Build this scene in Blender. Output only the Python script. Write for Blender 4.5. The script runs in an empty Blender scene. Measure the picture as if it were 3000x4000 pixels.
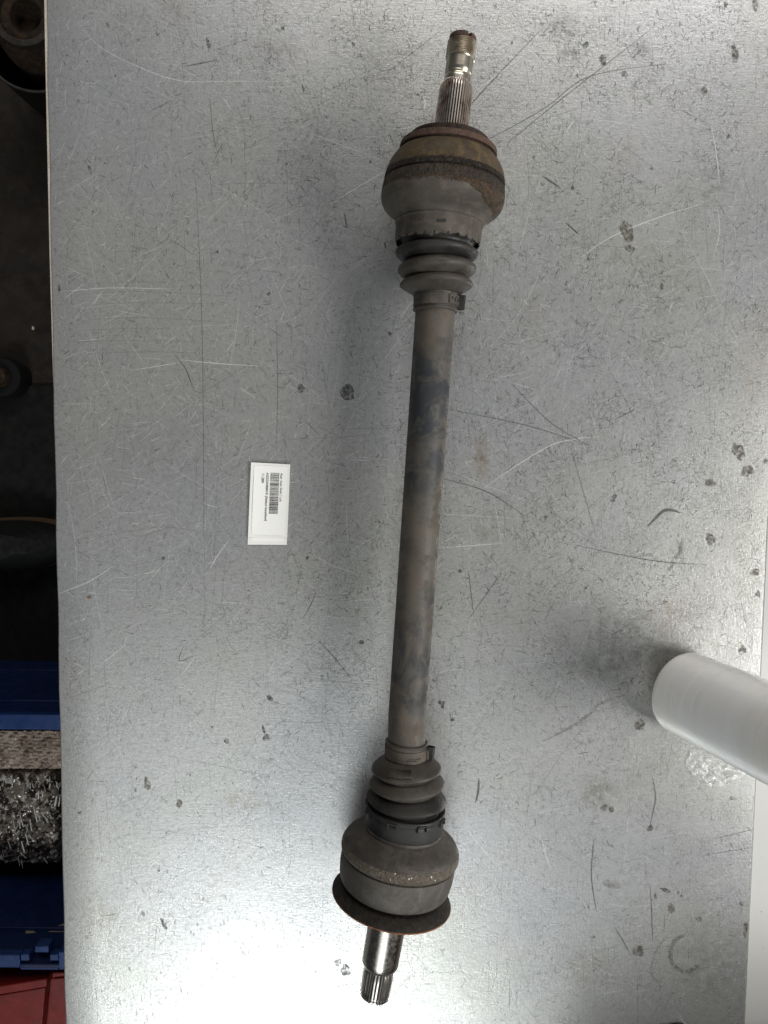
import bpy, bmesh, math, random
import numpy as np
from mathutils import Vector, Matrix
rnd = random.Random(7)
sc = bpy.context.scene
COL = sc.collection

# ------------------------------------------------------------------ camera
FPX, CAMH = 2950.0, 0.60
cam_d = bpy.data.cameras.new('camera')
cam = bpy.data.objects.new('camera', cam_d); COL.objects.link(cam)
CROT = (Matrix.Rotation(math.radians(-4.0), 3, 'X') @ Matrix.Rotation(math.radians(0.6), 3, 'Z'))
cam.matrix_world = Matrix.Translation((0, 0, CAMH)) @ CROT.to_4x4()
cam_d.sensor_fit = 'VERTICAL'; cam_d.sensor_height = 24.0; cam_d.lens = 24.0 * FPX / 4000.0
cam_d.clip_start = 0.01; cam_d.clip_end = 50
sc.camera = cam
sc.render.resolution_x = 768; sc.render.resolution_y = 1024

# ------------------------------------------------------------------ world and lamps
w = bpy.data.worlds.new("World"); sc.world = w; w.use_nodes = True
bg = w.node_tree.nodes['Background']
bg.inputs[0].default_value = (0.88, 0.94, 1.0, 1); bg.inputs[1].default_value = 0.04
sc.view_settings.view_transform = 'Standard'; sc.view_settings.look = 'None'
sc.view_settings.exposure = 0.0; sc.view_settings.gamma = 1.0

def area(name, loc, target, sx, sy, power, color):
    d = bpy.data.lights.new(name, 'AREA'); d.shape = 'RECTANGLE'; d.size = sx; d.size_y = sy
    d.energy = power; d.color = color
    o = bpy.data.objects.new(name, d); COL.objects.link(o); o.location = loc
    o.rotation_euler = (Vector(target) - Vector(loc)).to_track_quat('-Z', 'Y').to_euler()
    return o
area('ceiling_lamp', (-0.36, -2.44, 2.2), (-0.1, -0.3, 0), 1.15, 0.62, 27, (0.95, 1.0, 0.985))
area('skylight', (-0.45, -1.75, 2.25), (-0.2, -0.3, 0), 1.9, 1.7, 11, (0.95, 1.0, 0.99))
area('window_light', (2.45, -0.65, 1.85), (0, -0.05, 0), 1.5, 1.15, 98, (1.0, 0.992, 0.96))
area('doorway_light', (0.55, 2.35, 1.9), (0.1, 0.1, 0), 2.6, 1.2, 44, (1.0, 0.97, 0.92))

# ------------------------------------------------------------------ helpers
def P(px, py, z=0.0):
    """place in the world, on the level z, seen at a point of the 3000 x 4000 photograph"""
    d = CROT @ Vector(((px - 1500) / FPX, -(py - 2000) / FPX, -1.0))
    t = (z - CAMH) / d.z
    return Vector((d.x * t, d.y * t, z))

def setp(o, label=None, cat=None, group=None, kind=None):
    for k, v in (('label', label), ('category', cat), ('group', group), ('kind', kind)):
        if v: o[k] = v
    return o
def empty(name, loc, label, cat, group=None):
    o = bpy.data.objects.new(name, None); COL.objects.link(o); o.location = loc
    o.empty_display_size = .02
    return setp(o, label, cat, group)
def mesh_obj(name, verts, faces, mat, parent=None, smooth=True, angle=35):
    me = bpy.data.meshes.new(name); me.from_pydata([tuple(v) for v in verts], [], faces)
    me.validate(); me.update()
    o = bpy.data.objects.new(name, me); COL.objects.link(o)
    if mat: me.materials.append(mat)
    if smooth:
        me.shade_smooth()
        try: me.set_sharp_from_angle(angle=math.radians(angle))
        except Exception: pass
    if parent:
        o.parent = parent; o.matrix_parent_inverse = Matrix.Translation(-parent.location)
    return o
def box_geo(c, s, rot=None):
    c = Vector(c); v = []
    for z in (-.5, .5):
        for x, y in ((-.5, -.5), (.5, -.5), (.5, .5), (-.5, .5)):
            q = Vector((x * s[0], y * s[1], z * s[2]))
            if rot: q = rot @ q
            v.append(c + q)
    return v, [(0, 3, 2, 1), (4, 5, 6, 7), (0, 1, 5, 4), (1, 2, 6, 5), (2, 3, 7, 6), (3, 0, 4, 7)]
class G:
    def __init__(s): s.v = []; s.f = []
    def add(s, v, f):
        n = len(s.v); s.v += [Vector(q) for q in v]; s.f += [tuple(i + n for i in q) for q in f]; return s
    def box(s, c, sz, rot=None): return s.add(*box_geo(c, sz, rot))
    def obj(s, name, mat, parent=None, bevel=0, **k):
        o = mesh_obj(name, s.v, s.f, mat, parent, **k)
        if bevel:
            m = o.modifiers.new('b', 'BEVEL'); m.width = bevel; m.segments = 2; m.limit_method = 'ANGLE'
        return o

# ------------------------------------------------------------------ materials
class M:
    def __init__(s, name, rough=.5, metal=0.0, spec=.5):
        s.m = bpy.data.materials.new(name); s.m.use_nodes = True
        s.nt = s.m.node_tree; s.b = s.nt.nodes['Principled BSDF']
        s.b.inputs['Roughness'].default_value = rough; s.b.inputs['Metallic'].default_value = metal
        s.b.inputs['Specular IOR Level'].default_value = spec
        s.tc = s.nt.nodes.new('ShaderNodeTexCoord').outputs['Object']
    def n(s, t, **k):
        x = s.nt.nodes.new(t)
        for a, b in k.items(): setattr(x, a, b)
        return x
    def l(s, a, b): s.nt.links.new(a, b)
    def put(s, sock, v):
        if isinstance(v, (int, float)): sock.default_value = v
        elif isinstance(v, tuple): sock.default_value = v + (1,) if len(v) == 3 and sock.type == 'RGBA' else v
        else: s.l(v, sock)
    def scale(s, sx, sy, sz, rot=(0, 0, 0), loc=(0, 0, 0)):
        m = s.n('ShaderNodeMapping'); s.l(s.tc, m.inputs[0]); m.inputs['Scale'].default_value = (sx, sy, sz)
        m.inputs['Rotation'].default_value = rot; m.inputs['Location'].default_value = loc
        return m.outputs[0]
    def noise(s, sc_, det=4, rough=.6, vec=None, dist=0, lo=None, hi=None):
        x = s.n('ShaderNodeTexNoise'); s.l(vec or s.tc, x.inputs['Vector'])
        x.inputs['Scale'].default_value = sc_; x.inputs['Detail'].default_value = det
        x.inputs['Roughness'].default_value = rough; x.inputs['Distortion'].default_value = dist
        o = x.outputs['Fac']
        return s.rng(o, lo, hi) if lo is not None else o
    def voro(s, sc_, lo, hi, vec=None, rand=1.0):
        x = s.n('ShaderNodeTexVoronoi'); s.l(vec or s.tc, x.inputs['Vector']); x.inputs['Scale'].default_value = sc_
        x.inputs['Randomness'].default_value = rand
        return s.rng(x.outputs['Distance'], lo, hi)
    def rng(s, v, a, b, c=0.0, d=1.0, smooth=True):
        x = s.n('ShaderNodeMapRange'); x.clamp = True
        if smooth: x.interpolation_type = 'SMOOTHSTEP'
        s.put(x.inputs[0], v)
        for i, q in enumerate((a, b, c, d)): x.inputs[i + 1].default_value = q
        return x.outputs[0]
    def math(s, op, a, b=0.0):
        x = s.n('ShaderNodeMath', operation=op); s.put(x.inputs[0], a); s.put(x.inputs[1], b); return x.outputs[0]
    def mix(s, f, a, b):
        x = s.n('ShaderNodeMix', data_type='RGBA'); s.put(x.inputs[0], f)
        s.put(x.inputs[6], a); s.put(x.inputs[7], b); return x.outputs[2]
    def blob(s, x, y, rx, ry, soft=.6):
        m = s.n('ShaderNodeMapping'); s.l(s.tc, m.inputs[0])
        m.inputs['Scale'].default_value = (1 / rx, 1 / ry, 0)
        m.inputs['Location'].default_value = (-x / rx, -y / ry, 0)
        v = s.n('ShaderNodeVectorMath', operation='LENGTH'); s.l(m.outputs[0], v.inputs[0])
        return s.rng(v.outputs['Value'], 1.0, 1.0 - soft)
    def bump(s, h, strength=.3, dist=.001, prev=None):
        x = s.n('ShaderNodeBump'); s.put(x.inputs['Height'], h); x.inputs['Strength'].default_value = strength
        x.inputs['Distance'].default_value = dist
        if prev: s.l(prev, x.inputs['Normal'])
        s.l(x.outputs[0], s.b.inputs['Normal']); return x.outputs[0]
    def color(s, c): s.put(s.b.inputs['Base Color'], c); return s
    def rough(s, c): s.put(s.b.inputs['Roughness'], c); return s

def grimy(name, c1, c2, c3, rough=.6, metal=.0, scale=40, fine=900, bump=.35, dist=.0006, spec=.4, spots=0.25):
    m = M(name, rough, metal, spec)
    a = m.noise(scale, 5, .65, lo=.38, hi=.62); b = m.noise(scale * 2.7, 4, .6, dist=.6, lo=.42, hi=.66)
    f = m.noise(fine, 3, .7, lo=.3, hi=.75)
    c = m.mix(a, c1, c2); c = m.mix(b, c, c3)
    c = m.mix(m.math('MULTIPLY', f, spots), c, tuple(x * .35 for x in c1))
    m.color(c); m.rough(m.rng(m.noise(scale * 3), .3, .7, rough - .12, min(1, rough + .12)))
    m.bump(m.math('ADD', m.math('MULTIPLY', f, .6), m.noise(scale * 5, 4)), bump, dist)
    return m

# --- galvanised sheet of the bench
def sheet_material():
    m = M('galvanised_sheet', .4, .62, .5)
    big = m.noise(5, 4, .6, lo=.35, hi=.65); mid = m.noise(26, 5, .65, dist=.3, lo=.35, hi=.68)
    fine = m.noise(420, 4, .75, lo=.30, hi=.72); vfine = m.noise(1500, 2, .6, lo=.3, hi=.7)
    base = m.mix(big, (.46, .467, .492), (.485, .49, .45))
    base = m.mix(m.math('MULTIPLY', mid, .3), base, (.52, .50, .505))
    base = m.mix(m.math('MULTIPLY', fine, .5), base, (.22, .22, .215))
    base = m.mix(m.math('MULTIPLY', vfine, .35), base, (.80, .80, .81))
    sp = m.noise(260, 5, .8, dist=.5, lo=.50, hi=.66)
    base = m.mix(m.math('MULTIPLY', sp, .38), base, (.16, .16, .155))
    # small flecks of dirt, elongated in several directions
    fl = None
    for i, (r, sx, sy, s_, th) in enumerate(((.3, 1, .32, 260, .20), (1.3, 1, .25, 330, .17), (2.2, 1, .4, 210, .17), (.9, 1, 1, 470, .19))):
        v = m.scale(sx, sy, 0, (0, 0, r), (i * 3.1, i * 1.7, 0))
        d = m.voro(s_, th, th - .10, vec=v)
        fl = d if fl is None else m.math('MAXIMUM', fl, d)
    # dirt is heavier right of the shaft and towards the top
    dens = None
    for (px, py, rx, ry, k) in ((2350, 1900, .18, .24, 1.0), (2300, 300, .2, .14, .8), (2500, 900, .2, .16, .55), (1150, 250, .12, .12, .55),
                                (2480, 3800, .12, .08, .7), (2300, 2650, .16, .09, .6), (1250, 2500, .08, .12, .5), (600, 3650, .14, .12, .35)):
        q = P(px, py); d = m.math('MULTIPLY', m.blob(q.x, q.y, rx, ry, .9), k)
        dens = d if dens is None else m.math('MAXIMUM', dens, d)
    dn = m.math('MULTIPLY', m.math('ADD', dens, .28), m.noise(60, 4, .7, lo=.36, hi=.60))
    base = m.mix(m.math('MULTIPLY', m.math('MULTIPLY', fl, dn), .85), base, (.085, .085, .075))
    # greasy films
    for (px, py, rx, ry, k, c) in ((2350, 2600, .05, .02, .5, (.17, .17, .13)), (2480, 2500, .055, .04, .55, (.15, .15, .13)), (2620, 2390, .03, .025, .45, (.24, .17, .14)),
                                   (1880, 1790, .011, .026, .6, (.30, .20, .10)), (1900, 2060, .03, .025, .35, (.2, .21, .14)), (2085, 1220, .018, .03, .35, (.33, .28, .20)),
                                   (2200, 110, .018, .016, .8, (.13, .13, .13)), (2225, 215, .014, .01, .7, (.13, .13, .13)), (2500, 185, .011, .014, .6, (.16, .16, .16)),
                                   (1080, 190, .035, .014, .35, (.25, .22, .2)), (700, 40, .02, .012, .5, (.25, .22, .2)), (2330, 3100, .025, .022, .65, (.21, .20, .15)),
                                   (950, 3130, .035, .014, .4, (.24, .22, .15)), (400, 3560, .035, .03, .45, (.25, .23, .17)), (2780, 3760, .05, .05, .45, (.2, .19, .16)),
                                   (2300, 3780, .03, .03, .4, (.3, .27, .2)), (2440, 600, .02, .02, .3, (.36, .28, .24)), (2800, 720, .025, .02, .45, (.2, .2, .18)),
                                   (1350, 3700, .012, .018, .5, (.22, .22, .18)), (2560, 2860, .05, .02, .35, (.2, .2, .2)), (2930, 2200, .03, .12, .4, (.3, .29, .25)),
                                   (560, 1750, .08, .05, .3, (.30, .31, .29)), (2950, 1450, .02, .08, .35, (.4, .33, .27)), (1390, 2350, .02, .06, .35, (.30, .30, .22))):
        q = P(px, py)
        k2 = m.math('MULTIPLY', m.math('MULTIPLY', m.blob(q.x, q.y, rx, ry, .95), m.noise(110, 5, .75, lo=.36, hi=.62)), k)
        base = m.mix(k2, base, c)
    m.color(base)
    # directional rubbing
    st = m.noise(90, 4, .7, vec=m.scale(1, 9, 1, (0, 0, .35)), lo=.3, hi=.7)
    st2 = m.noise(110, 4, .7, vec=m.scale(9, 1, 1, (0, 0, .2)), lo=.3, hi=.7)
    r = m.math('ADD', m.rng(m.noise(18, 3, .6), .3, .7, .238, .272), m.math('MULTIPLY', fine, .07))
    r = m.math('ADD', r, m.math('MULTIPLY', m.math('MULTIPLY', fl, dn), .3))
    m.rough(r); m.put(m.b.inputs['Metallic'], m.math('MULTIPLY', m.math('SUBTRACT', 1.0, m.math('MINIMUM', m.math('MULTIPLY', fl, dn), 1.0)), .62))
    n1 = m.bump(m.math('ADD', m.math('ADD', m.math('MULTIPLY', fine, .5), m.math('MULTIPLY', st, .25)), m.math('MULTIPLY', st2, .25)), .17, .0005)
    m.bump(m.noise(9, 2, .5), .16, .005, prev=n1)
    return m.m

def decal(name, c, alpha, rough=.5, metal=0.0, scale=500, breakup=.0):
    m = M(name, rough, metal, .15 if not metal else .5); m.color(c)
    a = alpha
    if breakup: a = m.math('MULTIPLY', m.noise(scale, 3, .7, lo=.5 - breakup / 2, hi=.5 + breakup / 2), alpha)
    m.put(m.b.inputs['Alpha'], a)
    return m.m

MAT = {}
MAT['sheet'] = sheet_material()
MAT['white_scr'] = decal('bright_scratch', (.93, .93, .92), .44, .38, .35)
MAT['white_faint'] = decal('faint_scratch', (.88, .88, .88), .32, .4, .35)
MAT['dark_scr'] = decal('dark_scratch', (.05, .05, .045), .50, .7)
MAT['dark_faint'] = decal('dull_scratch', (.09, .09, .08), .33, .7)
MAT['stain_dark'] = decal('dried_oil', (.035, .038, .035), .85, .6, scale=420, breakup=.5)
MAT['stain_brown'] = decal('dried_glue', (.085, .068, .045), .80, .6, scale=350, breakup=.45)
MAT['stain_grey'] = decal('grey_film', (.10, .10, .08), .38, .5, scale=300, breakup=.5)

# ------------------------------------------------------------------ structure: floor, bench
FLZ = -0.745
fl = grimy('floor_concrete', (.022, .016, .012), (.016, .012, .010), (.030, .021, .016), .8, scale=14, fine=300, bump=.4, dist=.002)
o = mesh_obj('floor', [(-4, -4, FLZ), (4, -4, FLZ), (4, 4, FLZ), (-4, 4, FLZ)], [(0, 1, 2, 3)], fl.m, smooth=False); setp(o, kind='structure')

def edgeL(y):  # left and right edge of the sheet
    return -0.2612 - (0.3457 - y) * (0.00095 / 0.82)
bench = empty('workbench', (0, 0, 0), 'steel topped workbench with scratched and stained galvanised sheet', 'workbench')
yT, yB = .95, -.95
xl0, xl1 = edgeL(yT), edgeL(yB)
XR = .3053
g = G()
ny, nx = 60, 20
V = []; F = []
for j in range(ny + 1):
    y = yT + (yB - yT) * j / ny; xe = edgeL(y) + .00035 * math.sin(j * 1.7) + .0002 * math.sin(j * 4.1)
    row = [(xe, y, -.0016), (xe + .0001, y, -.0007), (xe + .0005, y, -.0002), (xe + .0013, y, 0)]
    row += [(xe + .0013 + (XR - xe - .0013) * (i + 1) / nx, y, 0) for i in range(nx)]
    row += [(XR, y, -.002)]
    V += row
R_ = len(row)
for j in range(ny):
    for i in range(R_ - 1):
        a = j * R_ + i; F.append((a + R_, a + R_ + 1, a + 1, a))
top = mesh_obj('worktop', V, F, MAT['sheet'], bench, angle=80)
# timber board under the sheet, its edge just shows along the left
wood = grimy('raw_timber_edge', (.80, .70, .60), (.70, .60, .50), (.84, .75, .66), .7, scale=30, fine=500, spots=.3)
V = []
g = G()
ys = [yT, .30, .16, .08, .02, yB]; ox = [.0028, .0028, .0024, .0016, .0006, .0008]
V = []; F = []
for yy_, o_ in zip(ys, ox):
    V += [(edgeL(yy_) - o_, yy_, -.0030), (edgeL(yy_) - o_ + .0006, yy_, -.0022), (XR, yy_, -.0022), (XR, yy_, -.03), (edgeL(yy_) - o_, yy_, -.03)]
for k in range(len(ys) - 1):
    for q in range(5): a = k * 5 + q; b = k * 5 + (q + 1) % 5; F.append((a, a + 5, b + 5, b))
F += [(0, 1, 2, 3, 4), tuple(25 + q for q in (4, 3, 2, 1, 0))]
g.add(V, F)
g.obj('timber_board', wood.m, bench, bevel=.0005)
legm = grimy('bench_steel', (.05, .05, .055), (.04, .04, .045), (.07, .06, .05), .5, .3)
for (x, y) in ((-.22, .85), (-.22, -.85), (.27, .85), (.27, -.85)):
    G().box((x, y, (-.031 + FLZ) / 2), (.05, .05, -FLZ - .031)).obj('leg', legm.m, bench, bevel=.002)

# white laminate board right of the sheet
wm = M('white_laminate', .45); wm.color(wm.mix(wm.voro(120, .10, .04), (.50, .495, .48), (.22, .17, .13)))
g = G().box((XR + .0012 + .30, 0, -.0125), (.6, 1.9, .021))
wb = g.obj('white_board', wm.m, None, bevel=.0008); setp(wb, 'white laminate board butted against the right edge of the steel sheet', 'board')

# ------------------------------------------------------------------ scratches and stains on the sheet (flat marks)
class Marks:
    def __init__(s): s.v = []; s.f = []
    def line(s, pts, w0, z, taper=True):
        n = len(pts); base = len(s.v)
        for i, p in enumerate(pts):
            a = pts[max(i - 1, 0)]; b = pts[min(i + 1, n - 1)]
            d = Vector((b[0] - a[0], b[1] - a[1])); d.normalize()
            t = i / (n - 1); ww = w0 * (math.sin(math.pi * min(max(t, .08), .92)) ** .6 if taper else 1) / 2
            s.v += [(p[0] - d.y * ww, p[1] + d.x * ww, z), (p[0] + d.y * ww, p[1] - d.x * ww, z)]
        for i in range(n - 1):
            a = base + 2 * i; s.f.append((a, a + 1, a + 3, a + 2))
    def blob(s, x, y, rx, ry, z, rot=0, n=26, rough=.25):
        b = len(s.v); s.v.append((x, y, z)); ph = [rnd.uniform(0, 6.28) for _ in range(4)]
        for i in range(n):
            t = 2 * math.pi * i / n
            k = 1 + rough * (.5 * math.sin(2 * t + ph[0]) + .35 * math.sin(3 * t + ph[1]) + .3 * math.sin(5 * t + ph[2]) + .3 * rnd.uniform(-1, 1))
            u, v = rx * k * math.cos(t), ry * k * math.sin(t)
            s.v.append((x + u * math.cos(rot) - v * math.sin(rot), y + u * math.sin(rot) + v * math.cos(rot), z))
        for i in range(n): s.f.append((b, b + 1 + i, b + 1 + (i + 1) % n))
    def obj(s, name, mat):
        o = mesh_obj(name, s.v, s.f, mat, bench, smooth=False); o['kind'] = 'stuff'; return o
def spline(pts, n=24):
    out = []; m = len(pts)
    for i in range(m - 1):
        p0 = Vector(pts[max(i - 1, 0)]); p1 = Vector(pts[i]); p2 = Vector(pts[i + 1]); p3 = Vector(pts[min(i + 2, m - 1)])
        k = max(2, n // (m - 1))
        for j in range(k):
            t = j / k
            out.append(.5 * ((2 * p1) + (p2 - p0) * t + (2 * p0 - 5 * p1 + 4 * p2 - p3) * t * t + (3 * p1 - p0 - 3 * p2 + p3) * t ** 3))
    out.append(Vector(pts[-1])); return out
def pix(pts): return [P(x, y).to_2d() for x, y in pts]
XL = -.2585
def rnd_lines(mk, n, lmin, lmax, wmin, wmax, z, ang=None, curv=.3, box=None, dens=None, lp=2.0):
    k = 0
    while k < n:
        x0, x1, y0, y1 = box or (XL, XR - .003, -.49, .37)
        x, y = rnd.uniform(x0, x1), rnd.uniform(y0, y1)
        if dens and rnd.random() > dens(x, y): continue
        k += 1
        L = lmin + (lmax - lmin) * rnd.random() ** lp
        a = rnd.uniform(0, math.pi) if ang is None else rnd.gauss(*ang)
        c = rnd.gauss(0, curv) / L * .6; m = max(3, int(L / .004)); pts = []
        px, py = x, y; c = max(-60, min(60, c))
        for i in range(m + 1):
            pts.append((px, py)); px += math.cos(a) * L / m; py += math.sin(a) * L / m; a += c * L / m
        if any(q[0] < XL or q[0] > XR - .002 for q in pts): continue
        mk.line(pts, rnd.uniform(wmin, wmax), z)
def gb(x, y, cx, cy, rx, ry):
    q = P(cx, cy); return math.exp(-(((x - q.x) / rx) ** 2 + ((y - q.y) / ry) ** 2))
from mathutils import noise as mn
def clump(x, y): return min(1, max(.06, .5 + 1.3 * mn.noise(Vector((x * 26, y * 26, 3))) + .8 * mn.noise(Vector((x * 80, y * 80, 9)))))
def d_dark(x, y): return clump(x, y) * min(1, .13 + .9 * gb(x, y, 2300, 1900, .16, .2) + .7 * gb(x, y, 2100, 350, .2, .15) + .5 * gb(x, y, 1250, 300, .12, .12) + .4 * gb(x, y, 1250, 2450, .08, .12))
def d_left(x, y): return min(1, .25 + .9 * gb(x, y, 600, 2700, .14, .22))
W = Marks(); WF = Marks(); D = Marks(); DF = Marks()
rnd_lines(WF, 6500, .0015, .014, .00018, .00035, .00010, curv=.2)
rnd_lines(WF, 900, .004, .03, .00018, .0004, .00010, ang=(.45, .28), dens=d_left)
rnd_lines(WF, 500, .01, .09, .00018, .0004, .00010, curv=.35)
rnd_lines(W, 170, .003, .024, .0003, .0005, .00014, ang=(.35, .4), dens=d_left, curv=.12)
rnd_lines(W, 160, .002, .014, .0003, .0005, .00014, curv=.2)
rnd_lines(DF, 12000, .0015, .012, .00022, .0004, .00012, curv=.12, dens=d_dark)
rnd_lines(DF, 500, .01, .10, .0002, .00035, .00012, curv=.25)
rnd_lines(DF, 500, .01, .06, .0002, .00035, .00012, ang=(1.57, .12), curv=.05)
rnd_lines(D, 5200, .0010, .006, .00028, .0006, .00016, curv=.15, dens=d_dark)
rnd_lines(D, 60, .006, .02, .0003, .0005, .00016, curv=.4)
for pts, ww in ((((2273, 1005), (2330, 960), (2430, 905), (2600, 840), (2750, 795)), 4.5), (((1885, 1910), (2000, 1830), (2150, 1740), (2250, 1715), (2340, 1705)), 4),
                (((1850, 360), (1950, 288), (2025, 232)), 5), (((310, 100), (400, 190), (560, 270), (700, 315), (820, 320), (1100, 318)), 3), (((2780, 500), (2800, 620), (2810, 720)), 4),
                (((1530, 655), (1400, 730), (1290, 800)), 4), (((700, 1405), (850, 1420), (1010, 1430)), 4), (((510, 1447), (620, 1430), (700, 1415)), 3),
                (((820, 2222), (850, 2170), (893, 2110)), 5), (((230, 2318), (350, 2270), (440, 2212)), 4), (((1700, 2142), (1965, 2122)), 3.5), (((1800, 3150), (1830, 3240), (1880, 3310), (1960, 3400)), 5),
                (((1812, 3160), (1840, 3235), (1895, 3310)), 4), (((1215, 2160), (1280, 2200), (1385, 2240)), 3), (((700, 2650), (745, 2590), (760, 2560)), 4), (((400, 2590), (490, 2520)), 4),
                (((230, 1140), (430, 1125), (700, 1130)), 3), (((1210, 520), (1500, 630)), 3), (((480, 3720), (520, 3660), (560, 3630)), 6), (((370, 3640), (380, 3520)), 5),
                (((1650, 375), (1660, 400), (1655, 432)), 6), (((1475, 270), (1465, 295)), 6), (((2210, 520), (2240, 470)), 5), (((2100, 3230), (2150, 3400)), 4), (((870, 380), (900, 425)), 4),
                (((1220, 2670), (1330, 2670)), 4), (((1225, 2682), (1340, 2678)), 3), (((2800, 800), (2810, 900), (2790, 1000)), 3), (((720, 3140), (800, 3120)), 4)):
    W.line(spline(pix(pts)), ww * .00016, .0002)
for pts, ww in ((((760, 660), (775, 900), (790, 1300), (795, 1700), (797, 2100), (800, 2420)), 2.0), (((1080, 1250), (1085, 1500), (1080, 1760)), 2), (((1725, 1868), (1900, 1920), (2050, 2015)), 4),
                (((690, 1395), (725, 1440), (745, 1490), (755, 1515)), 4), (((1480, 310), (1720, 120)), 2), (((2120, 108), (1830, 420), (1750, 560)), 4), (((2555, 105), (2190, 390), (1980, 560)), 3),
                (((1725, 640), (2100, 440), (2300, 300), (2600, 250)), 3), (((2530, 2055), (2560, 2025), (2590, 1997), (2620, 1992), (2655, 2003)), 13), (((2120, 688), (2190, 735)), 7),
                (((2210, 870), (2260, 915)), 7), (((1870, 3040), (1868, 3090), (1857, 3137)), 9), (((1340, 880), (1355, 890)), 5), (((1345, 830), (1352, 870), (1358, 890)), 6), (((1180, 330), (1187, 362)), 6),
                (((1240, 2500), (1290, 2550), (1380, 2660)), 3), (((720, 2520), (700, 2580), (760, 2560)), 3), (((2250, 2130), (2550, 2190), (2760, 2205)), 4), (((1700, 1590), (2050, 1660), (2300, 1740)), 3),
                (((2230, 1750), (2330, 2100)), 2.5), (((2000, 1500), (2150, 1650), (2300, 1740)), 3), (((2400, 1640), (2480, 1600)), 3), (((2320, 3280), (2310, 3420), (2330, 3560)), 5),
                (((2550, 3040), (2560, 3120), (2540, 3220)), 5), (((1990, 3830), (1990, 3960)), 2), (((2400, 3620), (2460, 3720)), 4), (((2540, 3460), (2545, 3560), (2550, 3680)), 4),
                (((720, 260), (850, 235)), 4), (((840, 620), (870, 560)), 3), (((820, 380), (830, 500), (850, 600)), 2.5), (((2770, 3280), (2945, 3240)), 2.5), (((2750, 3340), (2940, 3310)), 2.5), (((1830, 2230), (1850, 2400)), 3),
                (((1960, 2240), (1900, 2320), (1830, 2420)), 3), (((1240, 2300), (1210, 2370), (1180, 2420)), 3)):
    D.line(spline(pix(pts)), ww * .000205, .0002)
for k in range(7):   # bundle of fine parallel rubs on the left
    y = 1100 + k * 48 + rnd.uniform(-9, 9); DF.line(spline(pix(((330 + rnd.uniform(-80, 60), y), (560, y - 8), (800 + rnd.uniform(-120, 200), y + rnd.uniform(-6, 10))))), 1.5 * .000205, .00012)
for k in range(26):
    x, y = 1150 + rnd.uniform(-90, 90), 2665 + rnd.uniform(-25, 60); WF.line(spline(pix(((x, y), (x + 70, y + rnd.uniform(-4, 8))))), 3 * .000205, .0001)
W.obj('bright_scratches', MAT['white_scr']); WF.obj('faint_scratches', MAT['white_faint'])
D.obj('dark_scratches', MAT['dark_scr']); DF.obj('dull_scratches', MAT['dark_faint'])
SD = Marks(); SB = Marks(); SG = Marks()
u = .000205
for (x, y, rx, ry, a) in ((1358, 1533, 30, 28, 0), (1175, 1518, 15, 15, 0), (1105, 110, 6, 8, 0), (2085, 615, 5, 8, 0), (2355, 235, 13, 22, .4), (2320, 3660, 5, 5, 0), (2663, 3500, 5, 5, 0), (1380, 175, 7, 9, 0), (2845, 535, 6, 9, 0),
                          (2585, 1120, 8, 11, 0), (2400, 1940, 9, 9, 0), (2395, 1955, 8, 7, 0), (815, 170, 8, 18, .3), (2440, 290, 12, 12, 0), (2650, 3485, 5, 6, 0), (2600, 3478, 22, 8, -.3), (2560, 3500, 5, 14, 0), (1040, 2880, 15, 12, 0), (885, 2895, 11, 9, 0),
                          (232, 1130, 5, 14, 0), (850, 985, 4, 4, 0), (1505, 960, 3, 12, .2), (350, 655, 5, 9, .5), (620, 3400, 6, 6, 0), (560, 3570, 8, 10, 0), (650, 3255, 5, 5, 0), (2540, 3230, 5, 5, 0), (2000, 165, 4, 7, 0), (2120, 720, 7, 7, 0), (2235, 735, 6, 6, 0), (1850, 583, 5, 6, 0),
                          (1700, 3150, 6, 8, .3), (1695, 2660, 5, 5, 0), (640, 3610, 7, 30, .45), (1725, 2745, 12, 9, 0), (1200, 2180, 8, 6, .8), (640, 2180, 8, 6, .5), (1030, 2850, 6, 16, .3), (1730, 2760, 6, 10, 0), (2895, 3530, 8, 10, 0), (1015, 1200, 4, 5, 0)):
    SD.blob(P(x, y).x, P(x, y).y, rx * u, ry * u, .00026, a)
for (x, y, rx, ry, a) in ((2885, 1765, 22, 34, .3), (2920, 1840, 22, 24, 0), (2775, 2105, 18, 24, 0), (2775, 1885, 20, 15, 0), (2950, 2235, 17, 15, 0), (2990, 1800, 8, 12, 0), (2494, 3715, 25, 20, 0), (2622, 3548, 14, 20, 0), (2912, 3630, 10, 28, 0),
                          (2360, 3155, 14, 13, 0), (2388, 3160, 12, 12, 0), (2540, 3235, 12, 14, 0), (2730, 3590, 14, 10, 0), (2960, 2320, 10, 14, 0), (2900, 2540, 14, 20, 0), (2750, 355, 14, 14, 0), (2835, 15, 9, 12, 0), (2950, 20, 12, 20, 0), (2870, 210, 12, 36, .1), (2450, 905, 26, 36, .4),
                          (2460, 970, 18, 12, 0), (2500, 2830, 18, 24, 0), (1350, 3790, 22, 22, 0), (1320, 3760, 14, 16, .3), (575, 3060, 12, 30, .1), (830, 2840, 6, 6, 0), (700, 3140, 14, 18, 0), (1875, 690, 5, 7, 0)):
    SB.blob(P(x, y).x, P(x, y).y, rx * u, ry * u, .00030, a)
SG.line(spline(pix(((2640, 2105), (2660, 2150), (2630, 2200), (2590, 2260)))), 16 * u, .0003)
SG.line(spline(pix(((2670, 2100), (2650, 2170)))), 14 * u, .00032)
SG.blob(P(2390, 3455).x, P(2390, 3455).y, 36 * u, 18 * u, .0003, -.35)
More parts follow.
